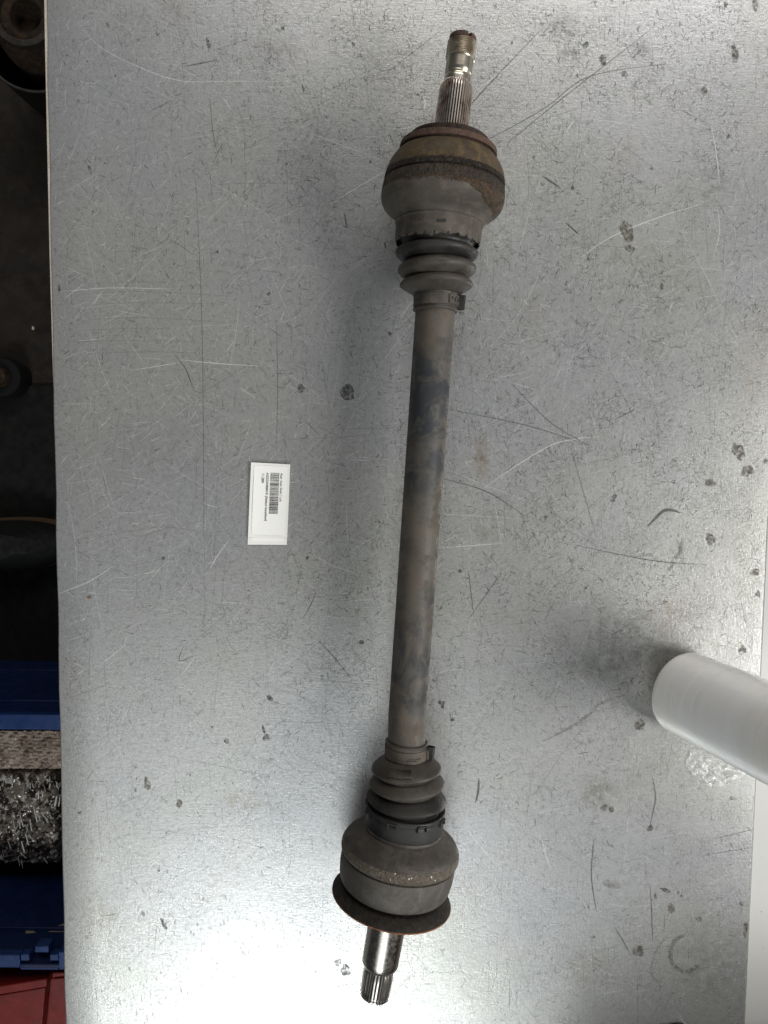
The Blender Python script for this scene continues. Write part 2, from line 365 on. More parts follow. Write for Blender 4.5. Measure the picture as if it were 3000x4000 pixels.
for k in range(26):  # the ring left by a wet cup
    a = math.radians(100 + k * 8.6); q = P(2680 + 62 * math.cos(a), 3725 - 70 * math.sin(a)); SG.blob(q.x, q.y, 10 * u, 9 * u, .0003 + k * 4e-7)
sm = spline(pix(((2120, 2895), (2210, 2850), (2290, 2800), (2350, 2745), (2440, 2715)))); SG.line(sm, 13 * u, .00034)
SG.line(spline(pix(((2610, 3650), (2560, 3720), (2545, 3800), (2580, 3850)))), 8 * u, .00034)
for i in range(260):
    x, y = rnd.uniform(XL, XR - .004), rnd.uniform(-.48, .36)
    if rnd.random() > d_dark(x, y): continue
    r = (.0004 + .0020 * rnd.random() ** 4); (SD if rnd.random() < .6 else SB).blob(x, y, r, r * rnd.uniform(.6, 1.3), .00036, rnd.uniform(0, 3), 12)
for i in range(5200):
    x, y = rnd.uniform(XL, XR - .004), rnd.uniform(-.48, .36)
    if rnd.random() > d_dark(x, y): continue
    r = rnd.uniform(.0002, .0006); SD.blob(x, y, r, r * rnd.uniform(.5, 1.3), .00038, rnd.uniform(0, 3), 7)
SD.obj('oil_spots', MAT['stain_dark']); SB.obj('brown_spots', MAT['stain_brown']); SG.obj('grey_marks', MAT['stain_grey'])

# ------------------------------------------------------------------ the drive shaft
ZA = 0.0465
KEYS = [(60, 1820, .13), (105, 1814, .13), (190, 1803, .13), (465, 1767, .12), (620, 1747, .11), (775, 1729, .08), (870, 1716, .07), (989, 1706, .045), (1053, 1707, -.01), (1114, 1704, 0.01),
        (1180, 1703, .03), (1260, 1697, .07), (2800, 1590, .07), (2940, 1588, .04), (2999, 1588, 0), (3058, 1590, -.01), (3117, 1588, .08), (3210, 1580, .13), (3295, 1566, .13),
        (3377, 1551, .14), (3494, 1530, .16), (3667, 1501, .17), (3764, 1484, .17), (3960, 1451, .17)]
def spine(y):
    for a, b in zip(KEYS, KEYS[1:]):
        if y <= b[0]: break
    t = (y - a[0]) / (b[0] - a[0]); return a[1] + (b[1] - a[1]) * t, a[2] + (b[2] - a[2]) * t
def ring_frame(y, r):
    cx, m = spine(y); n = math.hypot(1, m)
    L = P(cx - r / n, y - m * r / n, ZA); R = P(cx + r / n, y + m * r / n, ZA)
    c = (L + R) / 2; s = (R - L); rad = s.length / 2
    cx2, m2 = spine(y); e = 40 / math.hypot(1, m2)
    s = (P(cx2 + e, y + m2 * e, ZA) - P(cx2 - e, y - m2 * e, ZA)).normalized()
    return c, s, Vector((0, 0, 1)), rad      # centre, sideways axis, up axis, radius
def smooth_profile(pr, k=6):
    """pr: (y, r[, 1=corner]); rounded interpolation between non-corner points"""
    out = []
    n = len(pr)
    for i in range(n - 1):
        p1 = pr[i]; p2 = pr[i + 1]
        c1 = len(p1) > 2; c2 = len(p2) > 2
        a1 = Vector(p1[:2]); a2 = Vector(p2[:2])
        a0 = Vector(pr[i - 1][:2]) if i and not c1 else a1; a3 = Vector(pr[i + 2][:2]) if i + 2 < n and not c2 else a2
        for j in range(k):
            t = j / k
            out.append(.5 * ((2 * a1) + (a2 - a0) * t + (2 * a0 - 5 * a1 + 4 * a2 - a3) * t * t + (3 * a1 - a0 - 3 * a2 + a3) * t ** 3))
    out.append(Vector(pr[-1][:2])); return [(v[0], v[1]) for v in out]
mid = P(1640, 2030, ZA)
axle = empty('drive_shaft', (mid.x, mid.y, 0), 'worn rear axle drive shaft with rusty joints and rubber boots on the steel bench', 'axle shaft')
def lathe(name, prof, mat, n=96, mod=None, skip=None, angle=35, parent=None, zoff=0.0, groove=None, gtest=None):
    V = []; F = []
    for (y, r) in prof:
        c, s, u_, rad = ring_frame(y, max(r, .01))
        for i in range(n):
            t = 2 * math.pi * i / n
            q = rad
            cc = c
            if mod:
                dr, dy = mod(y, r, t); q += dr
                if dy:
                    c2 = ring_frame(y + dy, max(r, .01))[0]; cc = c2
            V.append(cc + s * (q * math.cos(t)) + u_ * (q * math.sin(t) + zoff))
    m = len(prof)
    for j in range(m - 1):
        for i in range(n):
            if skip and skip(j, 2 * math.pi * (i + .5) / n): continue
            a = j * n + i; b = j * n + (i + 1) % n
            F.append((a, b, b + n, a + n))
    o = mesh_obj(name, V, F, mat, parent or axle, angle=angle)
    if groove:
        o.data.materials.append(groove)
        for p in o.data.polygons:
            a = min(p.vertices); j = p.index // n; i = p.index % n
            if gtest(j, i): p.material_index = 1
    return o
def on_surface(y, r, t, lift=0.0):
    c, s, u_, rad = ring_frame(y, r); return c + s * ((rad + lift) * math.cos(t)) + u_ * ((rad + lift) * math.sin(t)), s, u_

# materials of the shaft
mt_rust = grimy('rusty_joint', (.078, .056, .034), (.062, .042, .027), (.120, .082, .036), .78, .15, scale=45, bump=.7, dist=.0009)
mt_rust2 = grimy('red_brown_rust', (.078, .044, .031), (.055, .036, .027), (.105, .056, .040), .8, .1, scale=60, bump=.7, dist=.0008)
mt_crust = grimy('crusted_dirt', (.024, .017, .012), (.014, .011, .009), (.060, .040, .022), .9, 0, scale=110, fine=520, bump=1.0, dist=.0028, spots=.7)
mt_can = grimy('dusty_steel_can', (.082, .070, .057), (.062, .053, .044), (.105, .089, .073), .68, .25, scale=30, bump=.3)
mt_tube = None
mt_steel = M('machined_steel', .26, 1.0); 
_st = mt_steel.noise(60, 4, .6, vec=mt_steel.scale(1, .15, 1), lo=.4, hi=.7)
mt_steel.color(mt_steel.mix(_st, (.52, .49, .46), (.33, .26, .22))); mt_steel.rough(mt_steel.rng(mt_steel.noise(300), .3, .7, .2, .33))
mt_steel.bump(mt_steel.noise(500, 3, vec=mt_steel.scale(1, 4, 1)), .08, .0003)
mt_neck = M('stained_steel', .3, .95)
_a = mt_neck.noise(80, 5, .6, dist=.5, lo=.4, hi=.65)
mt_neck.color(mt_neck.mix(_a, (.62, .57, .48), (.42, .37, .30))); mt_neck.bump(mt_neck.noise(500), .1, .0003)
mt_spl = M('spline_steel', .34, .9); mt_spl.color(mt_spl.mix(mt_spl.noise(120, 5, lo=.45, hi=.65), (.55, .50, .46), (.28, .20, .15)))
mt_spl2 = M('bright_spline_steel', .3, 1.0); mt_spl2.color((.42, .40, .38))
def rubber(name, c1, c2, k=.6):
    m = M(name, .55, 0, .35); d = m.noise(45, 5, .65, lo=.36, hi=.64); f = m.noise(700, 3, .7, lo=.35, hi=.7)
    c = m.mix(m.math('MULTIPLY', d, k), c1, c2); c = m.mix(m.math('MULTIPLY', f, .25), c, (.02, .018, .016))
    m.color(c); m.rough(m.rng(d, 0, 1, .42, .68)); m.bump(m.math('ADD', f, m.noise(160, 4)), .18, .0004); return m
mt_rub = rubber('dusty_rubber', (.034, .029, .024), (.066, .057, .047), .9)
mt_rubd = rubber('dark_rubber', (.013, .012, .012), (.030, .026, .022))
mt_black = rubber('black_plastic_ring', (.012, .012, .012), (.03, .029, .028))
mt_hous = grimy('joint_housing_steel', (.088, .079, .070), (.066, .058, .051), (.115, .104, .094), .58, .35, scale=28, bump=.25)
# dome with droplets and a rusty band at its rim
mt_dome = grimy('dirty_dome_steel', (.068, .060, .052), (.050, .043, .037), (.092, .080, .068), .6, .3, scale=34, bump=.4)
mt_rim = grimy('scabby_rim_steel', (.100, .082, .064), (.115, .092, .068), (.15, .135, .115), .6, .35, scale=120, fine=600, bump=.7, dist=.0012)
mt_fl = grimy('rusted_shield', (.018, .015, .013), (.012, .010, .009), (.035, .026, .018), .75, .2, scale=90, bump=.5)
def along(m):
    a_, b_ = P(1729, 775, ZA), P(1767, 465, ZA); d = (b_ - a_).normalized()
    v = m.n('ShaderNodeVectorMath', operation='DOT_PRODUCT'); m.l(m.tc, v.inputs[0]); v.inputs[1].default_value = (d.x, d.y, 0); 
    return v.outputs['Value'], (lambda px, py: P(px, py, ZA).dot(d))
def crust_over(m, px, py, sign, spread, right=0.0):
    v, f = along(m); e = f(px, py)
    nz = m.math('MULTIPLY', m.math('SUBTRACT', m.noise(70, 5, .75, dist=.6), .5), spread * 2.4)
    xx = m.n('ShaderNodeSeparateXYZ'); m.l(m.tc, xx.inputs[0])
    if right: nz = m.math('ADD', nz, m.rng(xx.outputs[0], P(1780, 800, ZA).x, P(1930, 800, ZA).x, 0, right))
    q = m.math('MULTIPLY', m.math('SUBTRACT', m.math('ADD', v, nz), e), float(sign))
    fac = m.rng(q, -.0012, .0012)
    src = m.b.inputs['Base Color'].links[0].from_socket
    cr_ = m.mix(m.noise(330, 5, .8, lo=.35, hi=.65), (.018, .013, .010), (.085, .052, .028))
    m.color(m.mix(fac, src, cr_)); nm = m.b.inputs['Normal'].links[0].from_socket
    m.bump(m.math('MULTIPLY', m.noise(420, 4, .75), fac), .9, .0022, prev=nm)
crust_over(mt_rust, 1736, 703, -1, .0035)
zv, zf = along(mt_crust); zr_ = mt_crust.rng(zv, zf(1734, 724), zf(1734, 740)); src_ = mt_crust.b.inputs['Base Color'].links[0].from_socket
mt_crust.color(mt_crust.mix(mt_crust.math('MULTIPLY', zr_, .8), src_, mt_crust.mix(mt_crust.noise(240, 4, .7, lo=.35, hi=.65), (.035, .026, .02), (.075, .056, .040))))
crust_over(mt_can, 1729, 782, 1, .0045, .009)
# painted tube with bare brown and bluish black patches
t_ = M('tube_paint', .6, .0, .3)
pa = t_.noise(30, 6, .75, dist=.9, lo=.44, hi=.55); pb = t_.noise(55, 6, .7, lo=.45, hi=.62); pc = t_.noise(900, 3, .7, lo=.35, hi=.72); pd = t_.noise(30, 5, .6, dist=.8, vec=t_.scale(1, 1, 1, loc=(5, 2, 1)), lo=.5, hi=.62)
q1 = P(1650, 1650, ZA); q2 = P(1560, 2560, ZA)
zone = t_.math('MAXIMUM', t_.blob(q1.x, q1.y, .2, .085, .75), t_.math('MULTIPLY', t_.blob(q2.x, q2.y, .2, .07, .7), .75))
zone = t_.math('MULTIPLY', zone, t_.math('ADD', t_.math('MULTIPLY', pa, .75), .35))
cc = t_.mix(pb, (.085, .077, .065), (.064, .054, .044))
cc = t_.mix(t_.math('MINIMUM', zone, 1.0), cc, (.025, .028, .033))
cc = t_.mix(t_.math('MULTIPLY', pd, .6), cc, (.098, .076, .057))
cc = t_.mix(t_.math('MULTIPLY', pc, .22), cc, (.02, .018, .016))
t_.color(cc); t_.rough(t_.rng(pb, 0, 1, .52, .72)); t_.bump(t_.math('ADD', pc, t_.noise(200, 4)), .2, .0004)
mt_tube = t_

mt_groove_shade = M('groove_shade', .5, .3); mt_groove_shade.color((.022, .017, .014))  # crevice shade of spline and thread grooves, painted as a dark colour
# threaded end
th = [(142, 0.5, 1), (142, 44, 1), (147, 52), (154, 53), (166, 53, 1)]
def notch(y, r, t):
    tt = (t - math.radians(52)) % (2 * math.pi)
    if (tt < .30) and y < 160 and r > 20: return (0.0, 16)
    return (0, 0)
lathe('stub_tip', smooth_profile(th, 3), mt_rust2.m, 120, mod=notch)
tp = []
pitch = 6.4; y = 166.0
while y < 227:
    tp += [(y, 53.6), (y + pitch * .35, 57.4), (y + pitch * .6, 57.4), (y + pitch * .95, 53.6)]; y += pitch
mt_thr = M('thread_steel', .32, .9); mt_thr.color(mt_thr.mix(mt_thr.noise(150, 4, lo=.4, hi=.6), (.60, .55, .46), (.36, .30, .23)))
lathe('thread', tp, mt_thr.m, 96, mod=lambda y, r, t: (0, pitch * t / 6.2832), angle=20, groove=mt_groove_shade.m, gtest=lambda j, i: j % 4 == 3)
lathe('stub_neck', smooth_profile([(226, 55, 1), (234, 53.5), (240, 53), (290, 52.5, 1), (296, 49), (302, 49), (308, 52, 1), (332, 52, 1)], 3), mt_neck.m)
def splines(nt, depth):
    def f(y, r, t):
        k = (t * nt / (2 * math.pi)) % 1.0
        a = min(1, max(0, (abs(k - .5) * 2 - .42) / .22)); return (-depth * a, 0)
    return f
lathe('splines', [(324, 52), (334, 61), (344, 65.5), (360, 66.5), (430, 66.8), (560, 67)], mt_spl.m, 40 * 10, mod=lambda y, r, t: (0, 0) if y < 330 else splines(40, .0015)(y, r, t), angle=25, groove=mt_groove_shade.m, gtest=lambda j, i: j > 0 and (i % 10 in (0, 1, 8, 9)))
# rusty head of the outer joint
lathe('collar', smooth_profile([(548, 20, 1), (545, 148, 1), (548, 155), (560, 157), (570, 156, 1), (575, 150, 1)], 4), grimy('dark_rust_collar', (.032, .022, .017), (.022, .016, .013), (.055, .032, .024), .85, .1, scale=70, bump=.8, dist=.001).m, 128)
lathe('shoulder_ring', smooth_profile([(576, 148, 1), (575, 166, 1), (577, 180), (581, 188), (590, 190), (603, 191, 1), (605, 174), (612, 172), (616, 189, 1)], 4), mt_rust2.m, 128)
def lumps(a, f, ph=0):
    def g_(y, r, t):
        return (a * (math.sin(f * t + y * .31 + ph) * math.sin(y * .53 + 2.3 * t) + .6 * math.sin((2.7 * f) * t + y * .9) * math.cos(y * .37 + t * 5)), 0)
    return g_
lathe('joint_body', smooth_profile([(614, 188, 1), (622, 196), (645, 213), (668, 224), (690, 231), (704, 233.8)], 6), mt_rust.m, 128)
lathe('crusted_band', smooth_profile([(702, 233.3), (714, 235), (721, 235, 1), (725, 227), (730, 235.5, 1), (745, 238), (762, 239.5), (772, 240)], 8), mt_crust.m, 256, mod=lumps(.00010, 41))
can = [(770, 239.5), (782, 240), (795, 238), (811, 233), (826, 222), (842, 204), (856, 184), (868, 174), (876, 171.5), (880, 172.8), (884, 170), (890, 168.2), (905, 167, 1), (907, 168), (930, 167.5), (944, 166)]
lathe('boot_can', smooth_profile(can, 5), mt_can.m, 160)
slots = [math.radians(a) for a in (40, 52, 66, 80, 98, 111, 124, 138, 155, 172, 22, 5, -10, -35)]
def tabskip(j, t):
    if j < 2: return False
    for s_ in slots:
        if abs(((t - s_ + math.pi) % (2 * math.pi)) - math.pi) < (.012 + .012 * (j - 2)): return True
    return False
rj = np.random.default_rng(3).normal(size=32)
def jag(y, r, t):
    k = t / (2 * math.pi) * 32; i = int(k) % 32; f = k - int(k); v = rj[i] * (1 - f) + rj[(i + 1) % 32] * f
    return (0, (2.8 * v + 1.6 * math.sin(19 * t)) if y > 951 else 0)
lathe('crimped_edge', [(942, 166), (947, 165.6), (950, 165), (953, 164), (956, 162.5), (959, 160.5)], mt_can.m, 360, mod=jag, skip=tabskip)
lathe('boot_root', smooth_profile([(936, 158, 1), (946, 146), (958, 134), (968, 131), (972, 139)], 4), mt_black.m)
# small pressed hole and side clip on the can
q, s_, u_ = on_surface(914, 167, math.radians(90), .0001)
G().box(q, (.0062, .0022, .0008)).obj('pressed_slot', mt_black.m, axle, bevel=.0003)
b1 = smooth_profile([(970, 139), (974, 144), (981, 157), (990, 162), (1002, 158), (1012, 146), (1021, 128), (1024, 121)], 6)
b2 = smooth_profile([(1024, 121), (1030, 134), (1042, 148), (1054, 153), (1066, 149), (1076, 138), (1084, 124), (1088, 117)], 6)
b3 = smooth_profile([(1088, 117), (1096, 129), (1106, 139), (1115, 142.5), (1122, 139), (1134, 121), (1146, 101), (1151, 92, 1)], 6)
lathe('bellows_fold', b1, mt_rubd.m); lathe('bellows_fold', b2, mt_rub.m); lathe('bellows_fold', b3, mt_rub.m)
lathe('boot_sleeve', smooth_profile([(1150, 90, 1), (1152, 93), (1156, 86), (1205, 85), (1210, 88), (1215, 88), (1219, 84, 1), (1219, 76, 1)], 4), mt_rub.m)
lathe('clamp_band', smooth_profile([(1158, 85, 1), (1159, 88.5, 1), (1200, 88, 1), (1201, 85, 1)], 2), mt_can.m)
def clamp_bits(yc, r, tab_t, plate):
    # raised tongue pressed round the band
    V = []; F = []; n = 12
    for j, yy in enumerate((yc - 18, yc - 17, yc + 17, yc + 18)):
        for i in range(n):
            t = math.radians(plate[0]) + math.radians(plate[1] - plate[0]) * i / (n - 1)
            lift = .0011 if 0 < j < 3 and 0 < i < n - 1 else 0.0
            V.append(on_surface(yy, r, t, lift)[0])
    for j in range(3):
        for i in range(n - 1): a = j * n + i; F.append((a, a + 1, a + n + 1, a + n))
    mesh_obj('clamp_tongue', V, F, mt_can.m, axle, angle=30)
    # folded ear
    q, s_, u_ = on_surface(yc, r, math.radians(tab_t), .0)
    d = (s_ * math.cos(math.radians(tab_t)) + u_ * math.sin(math.radians(tab_t))).normalized(); ax = Vector((-s_.y, s_.x, 0)).normalized(); tg = d.cross(ax)
    rot = Matrix((tg, ax, d)).transposed()
    prof = [(-.0028, -.0005), (-.0022, .0035), (-.0008, .0048), (.0008, .0048), (.0022, .0035), (.0028, -.0005), (.0018, -.0005), (.0013, .003), (0, .0038), (-.0013, .003), (-.0018, -.0005)]
    V = []; F = []; n = len(prof)
    for e in (-1, 1):
        for (a, b) in prof: V.append(q + tg * a + d * b * (1.0 + .08 * e) + ax * e * .0050)
    F = [(i, (i + 1) % n, n + (i + 1) % n, n + i) for i in range(n)] + [tuple(range(n))[::-1], tuple(range(n, 2 * n))]
    mesh_obj('clamp_ear', V, F, mt_rubd.m, axle, angle=30)
clamp_bits(1180, 88, 2, (18, 62))
for tt, dy, l_ in ((52, -3, .0022), (42, 2, .0026), (38, -8, .0012), (33, 4, .0018), (28, -2, .0026)):
    q, s_, u_ = on_surface(1180 + dy, 88, math.radians(tt), .0011)
    d = (s_ * math.cos(math.radians(tt)) + u_ * math.sin(math.radians(tt))).normalized(); ax = Vector((-s_.y, s_.x, 0)); tg = d.cross(ax)
    G().box(q, (.0007, l_, .0006), Matrix((tg, ax, d)).transposed()).obj('embossed_mark', mt_rubd.m, axle)
# the long tube
pr = [(1212, 77.2)] + [(y, 77.2 - (y - 1212) * (77.2 - 73.2) / (2900 - 1212)) for y in range(1240, 2925, 60)]
lathe('shaft_tube', pr, mt_tube.m, 128)
# lower boot
lathe('boot_sleeve', smooth_profile([(2893, 74, 1), (2893, 81, 1), (2898, 84), (2904, 82), (2912, 82), (2955, 82), (2960, 88, 1)], 4), mt_rub.m)
lathe('clamp_band', smooth_profile([(2911, 81, 1), (2912, 85.5, 1), (2951, 85, 1), (2952, 81, 1)], 2), mt_can.m)
clamp_bits(2931, 85.5, 12, (20, 30))
for dy, a0, a1 in ((2, 52, 86), (8, 66, 92)):
    V = []; F = []
    for i in range(14):
        t = math.radians(a0 + (a1 - a0) * i / 13)
        V += [on_surface(2931 + dy, 85.4, t, .0)[0], on_surface(2931 + dy + 1.2, 85.4, t, .0006)[0], on_surface(2931 + dy + 3, 85.4, t, .0)[0]]
        if i: a = (i - 1) * 3; F += [(a, a + 1, a + 4, a + 3), (a + 1, a + 2, a + 5, a + 4)]
    mesh_obj('clamp_rib', V, F, mt_can.m, axle)
c1 = smooth_profile([(2956, 85), (2964, 98), (2978, 117), (2991, 132), (3000, 136.5), (3006, 134), (3014, 124), (3023, 113)], 6)
c2 = smooth_profile([(3023, 113), (3032, 124), (3044, 138), (3055, 146.5), (3062, 145), (3072, 134), (3084, 118)], 6)
c3 = smooth_profile([(3084, 118), (3092, 131), (3104, 147), (3115, 156), (3122, 154.5), (3134, 142), (3146, 130), (3152, 138, 1)], 6)
lathe('bellows_fold', c1, mt_rub.m); lathe('bellows_fold', c2, mt_rub.m); lathe('bellows_fold', c3, mt_rubd.m)
lathe('retaining_ring', smooth_profile([(3150, 132, 1), (3146, 152, 1), (3150, 155.5), (3162, 155, 1), (3164, 152, 1), (3168, 151.5, 1), (3172, 152.5), (3222, 150.5), (3226, 149, 1), (3227, 144, 1)], 4), mt_black.m, 128)
for a in (68, 110, 160, 28, -20, 200):
    q, s_, u_ = on_surface(3160, 155, math.radians(a), .0002); d = (s_ * math.cos(math.radians(a)) + u_ * math.sin(math.radians(a))).normalized(); ax = Vector((-s_.y, s_.x, 0)); tg = d.cross(ax)
    rot = Matrix((tg, ax, d)).transposed()
    G().box(q + ax * .0012, (.0068, .0007, .0024), rot).box(q - tg * .0034 - ax * .0010, (.0008, .0042, .0022), rot).box(q + tg * .0034 - ax * .0010, (.0008, .0042, .0022), rot).obj('retaining_tab', mt_rubd.m, axle, bevel=.0002)
# torn flake of paint on the first fold
V = []; F = []
for i in range(15):
    t = math.radians(82 + 42 * i / 14); j = rnd.uniform(-2.5, 2.5)
    V += [on_surface(2967, 103, t, .0004)[0], on_surface(2980 + j * .5, 120, t, .0012)[0], on_surface(2986 + j, 127, t, .0019)[0]]
    if i: a = (i - 1) * 3; F += [(a, a + 1, a + 4, a + 3), (a + 1, a + 2, a + 5, a + 4)]
fo = mesh_obj('torn_flap', V, F, mt_rub.m, axle); so = fo.modifiers.new('s', 'SOLIDIFY'); so.thickness = .0005
# inner joint
lathe('joint_lip', smooth_profile([(3222, 140, 1), (3226, 150), (3232, 151.5), (3238, 150), (3242, 147, 1)], 4), mt_hous.m)
lathe('joint_dome', smooth_profile([(3238, 145, 1), (3241, 152), (3250, 167), (3260, 187), (3270, 205), (3280, 217), (3292, 224)], 6), mt_dome.m, 160)
lathe('dome_rim', smooth_profile([(3292, 223.5), (3300, 228.5), (3312, 230.5), (3322, 229.5), (3330, 226, 1), (3331, 219, 1)], 6), mt_rim.m, 256, mod=lumps(.00008, 33))
lathe('joint_drum', smooth_profile([(3330, 222, 1), (3332, 215, 1), (3338, 215, 1), (3341, 221.5, 1), (3360, 223), (3385, 222.5), (3415, 219), (3436, 213), (3448, 204), (3454, 190), (3456, 150), (3462, 130)], 6), mt_hous.m, 160)
lathe('dust_shield', smooth_profile([(3458, 110, 1), (3464, 150), (3472, 190), (3484, 218), (3495, 232.5, 1), (3500, 233, 1), (3499, 230, 1), (3494, 215), (3484, 190), (3478, 120), (3478, 60, 1)], 5), mt_fl.m, 192)
mt_edge = grimy('orange_rust_edge', (.22, .09, .04), (.13, .06, .03), (.30, .14, .06), .8, .1, scale=90, bump=.5)
lathe('shield_edge', smooth_profile([(3496.5, 232.8, 1), (3497.5, 234.2, 1), (3500.5, 234.2, 1), (3502, 231.5, 1)], 2), mt_edge.m, 192)
lathe('stub_shaft', smooth_profile([(3478, 74, 1), (3600, 73.5), (3758, 71.5, 1), (3768, 66, 1), (3772, 60, 1)], 5), mt_steel.m, 128)
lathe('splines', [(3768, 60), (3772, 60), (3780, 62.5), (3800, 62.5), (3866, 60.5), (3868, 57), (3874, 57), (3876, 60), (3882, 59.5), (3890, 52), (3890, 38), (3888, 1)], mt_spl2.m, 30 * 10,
      mod=lambda y, r, t: (0, 0) if (y < 3775 or r < 50 or r == 57) else splines(30, .0018)(y, r, t), angle=25, groove=mt_groove_shade.m, gtest=lambda j, i: 1 < j < 9 and (i % 10 in (0, 1, 8, 9)))

# water drops and bright scabs on the dome rim
dv = M('water_bead', .08, 0, .8); dv.color((.55, .55, .55))
for k in range(13):
    t = math.radians(rnd.choice([rnd.gauss(92, 8), rnd.gauss(64, 5), rnd.gauss(98, 14)])); yy = rnd.uniform(3293, 3320); r_ = 226
    q, s_, u_ = on_surface(yy, 228 if yy > 3300 else 224, t, .0001)
    bm = bmesh.new(); bmesh.ops.create_icosphere(bm, subdivisions=2, radius=rnd.uniform(.0004, .0007))
    for v in bm.verts: v.co = Vector((v.co.x * rnd.uniform(.9, 1.1), v.co.y * 1.2, v.co.z * .55)) + q
    me = bpy.data.meshes.new('water_bead'); bm.to_mesh(me); bm.free(); me.shade_smooth(); me.materials.append(dv.m)
    o = bpy.data.objects.new('water_bead', me); COL.objects.link(o); o.parent = axle; o.matrix_parent_inverse = Matrix.Translation(-axle.location)

# ------------------------------------------------------------------ paper labels
pm = M('label_paper', .55); pm.color((.79, .782, .76)); pm.bump(pm.noise(60, 3), .1, .0006)
pm2 = M('backing_paper', .35); pm2.color((.74, .725, .70))
ink = M('black_ink', .6); ink.color((.012, .012, .012))
def quad_frame(tl, tr, br, bl):
    A, B, C_, D_ = [Vector(P(*q)) for q in (tl, tr, br, bl)]
    return lambda u_, v_, z: (A * (1 - u_) * (1 - v_) + B * u_ * (1 - v_) + C_ * u_ * v_ + D_ * (1 - u_) * v_).xy.to_3d() + Vector((0, 0, z))
f2 = quad_frame((979, 1838), (1132, 1845), (1121, 2128), (968, 2127)); f1 = quad_frame((983, 1806), (1135, 1814), (1123, 2101), (970, 2097))
def sheet(name, fr, lift, mat, parent, th=.00018, curl=.0):
    V = []; F = []; nu, nv = 24, 40
    for s in (0, 1):
        for j in range(nv + 1):
            for i in range(nu + 1):
                a, b = i / nu, j / nv
                z = lift + curl * ((1 - b) ** 3 * .9 + (abs(a - .5) * 2) ** 3 * .35) - s * th
                V.append(fr(a, b, z))
    N = (nu + 1) * (nv + 1)
    for j in range(nv):
        for i in range(nu):
            a = j * (nu + 1) + i; F += [(a, a + nu + 1, a + nu + 2, a + 1), (N + a, N + a + 1, N + a + nu + 2, N + a + nu + 1)]
    edge = [i for i in range(nu + 1)] + [(j + 1) * (nu + 1) + nu for j in range(nv)] + [nv * (nu + 1) + nu - 1 - i for i in range(nu)] + [(nv - 1 - j) * (nu + 1) for j in range(nv - 1)]
    for k in range(len(edge)): a, b = edge[k], edge[(k + 1) % len(edge)]; F.append((a, b, N + b, N + a))
    return mesh_obj(name, V, F, mat, parent, angle=30), (lambda u_, v_, dz: fr(u_, v_, lift + curl * ((1 - v_) ** 3 * .9 + (abs(u_ - .5) * 2) ** 3 * .35) + dz))
def rrect(fr, u0, u1, v0, v1, r, asp):
    pts = []; n = 6
    for (cu, cv, a0) in ((u1 - r, v1 - r * asp, 0), (u0 + r, v1 - r * asp, 90), (u0 + r, v0 + r * asp, 180), (u1 - r, v0 + r * asp, 270)):
        for k in range(n + 1):
            a = math.radians(a0 + 90 * k / n); pts.append((cu + r * math.cos(a), cv + r * asp * math.sin(a)))
    return pts
def sticker(fr, name, u0, u1, v0, v1, parent, mat, h=.0001, nseg=12):
    pts = rrect(fr, u0, u1, v0, v1, .05, .5); V = [fr((u0 + u1) / 2, (v0 + v1) / 2, h)]; n = len(pts)
    V = [];
    rings = 14
    for k in range(rings + 1):
        s = k / rings
        for (a, b) in pts: V.append(fr((u0 + u1) / 2 + (a - (u0 + u1) / 2) * s, (v0 + v1) / 2 + (b - (v0 + v1) / 2) * s, h if k < rings else h))
    for (a, b) in pts: V.append(fr(a, b, 0.0))
    F = []
    for k in range(rings + 1):
        for i in range(n):
            a = k * n + i; b = k * n + (i + 1) % n
            F.append((a, b, b + n, a + n))
    return mesh_obj(name, V, F, mat, parent, angle=25)
lab = empty('paper_label', tuple(P(1050, 1960)), 'white barcode label with black print lying left of the drive shaft', 'label')
lab2 = empty('paper_label', tuple(P(1050, 1990)), 'blank lower end of a second white label showing beneath the barcode label', 'label')
_, g2 = sheet('backing', f2, .0009, pm2.m, lab2, curl=.0); sticker(g2, 'sticker', .09, .91, .03, .955, lab2, pm.m, .0001)
_, g1 = sheet('backing', f1, .0013, pm2.m, lab, curl=.0010); sticker(g1, 'sticker', .085, .915, .035, .965, lab, pm.m, .00022)
# barcode: bars run across the label
G_ = Marks(); zz = .0004
v = .125; random_bars = random.Random(22)
V = []; F = []
while v < .682:
    wv = random_bars.choice((.004, .004, .0065, .010)); 
    b = len(V); V += [g1(.505, v - .0, zz), g1(.735, v + .0, zz), g1(.735, v + wv, zz), g1(.505, v + wv, zz)]; F.append((b, b + 3, b + 2, b + 1))
    v += wv + random_bars.choice((.0045, .0055, .009))
mesh_obj('barcode', V, F, ink.m, lab, smooth=False)
def text_on(s, u_, v0, size, length, bold=0.0):
    cu = bpy.data.curves.new('t', 'FONT'); cu.body = s; cu.size = 1; cu.offset = bold
    o = bpy.data.objects.new('t', cu); COL.objects.link(o); bpy.context.view_layer.update()
    me = bpy.data.meshes.new_from_object(o.evaluated_get(bpy.context.evaluated_depsgraph_get()))
    bpy.data.objects.remove(o)
    bm = bmesh.new(); bm.from_mesh(me); bmesh.ops.subdivide_edges(bm, edges=[e for e in bm.edges if e.calc_length() > .4], cuts=1)
    xm = max(v_.co.x for v_ in bm.verts)
    for v_ in bm.verts: v_.co = g1(u_ + v_.co.y * size, v0 + v_.co.x / xm * length, .00045)
    bm.to_mesh(me); bm.free(); me.name = 'print'; me.materials.clear(); me.materials.append(ink.m)
    p = bpy.data.objects.new('printed_text', me); COL.objects.link(p); p.parent = lab; p.matrix_parent_inverse = Matrix.Translation(-lab.location)
text_on('Rear Axle Shaft | Left', .765, .125, .078, .385)
text_on('A2223500010 (Select location)', .405, .125, .082, .65, .012)
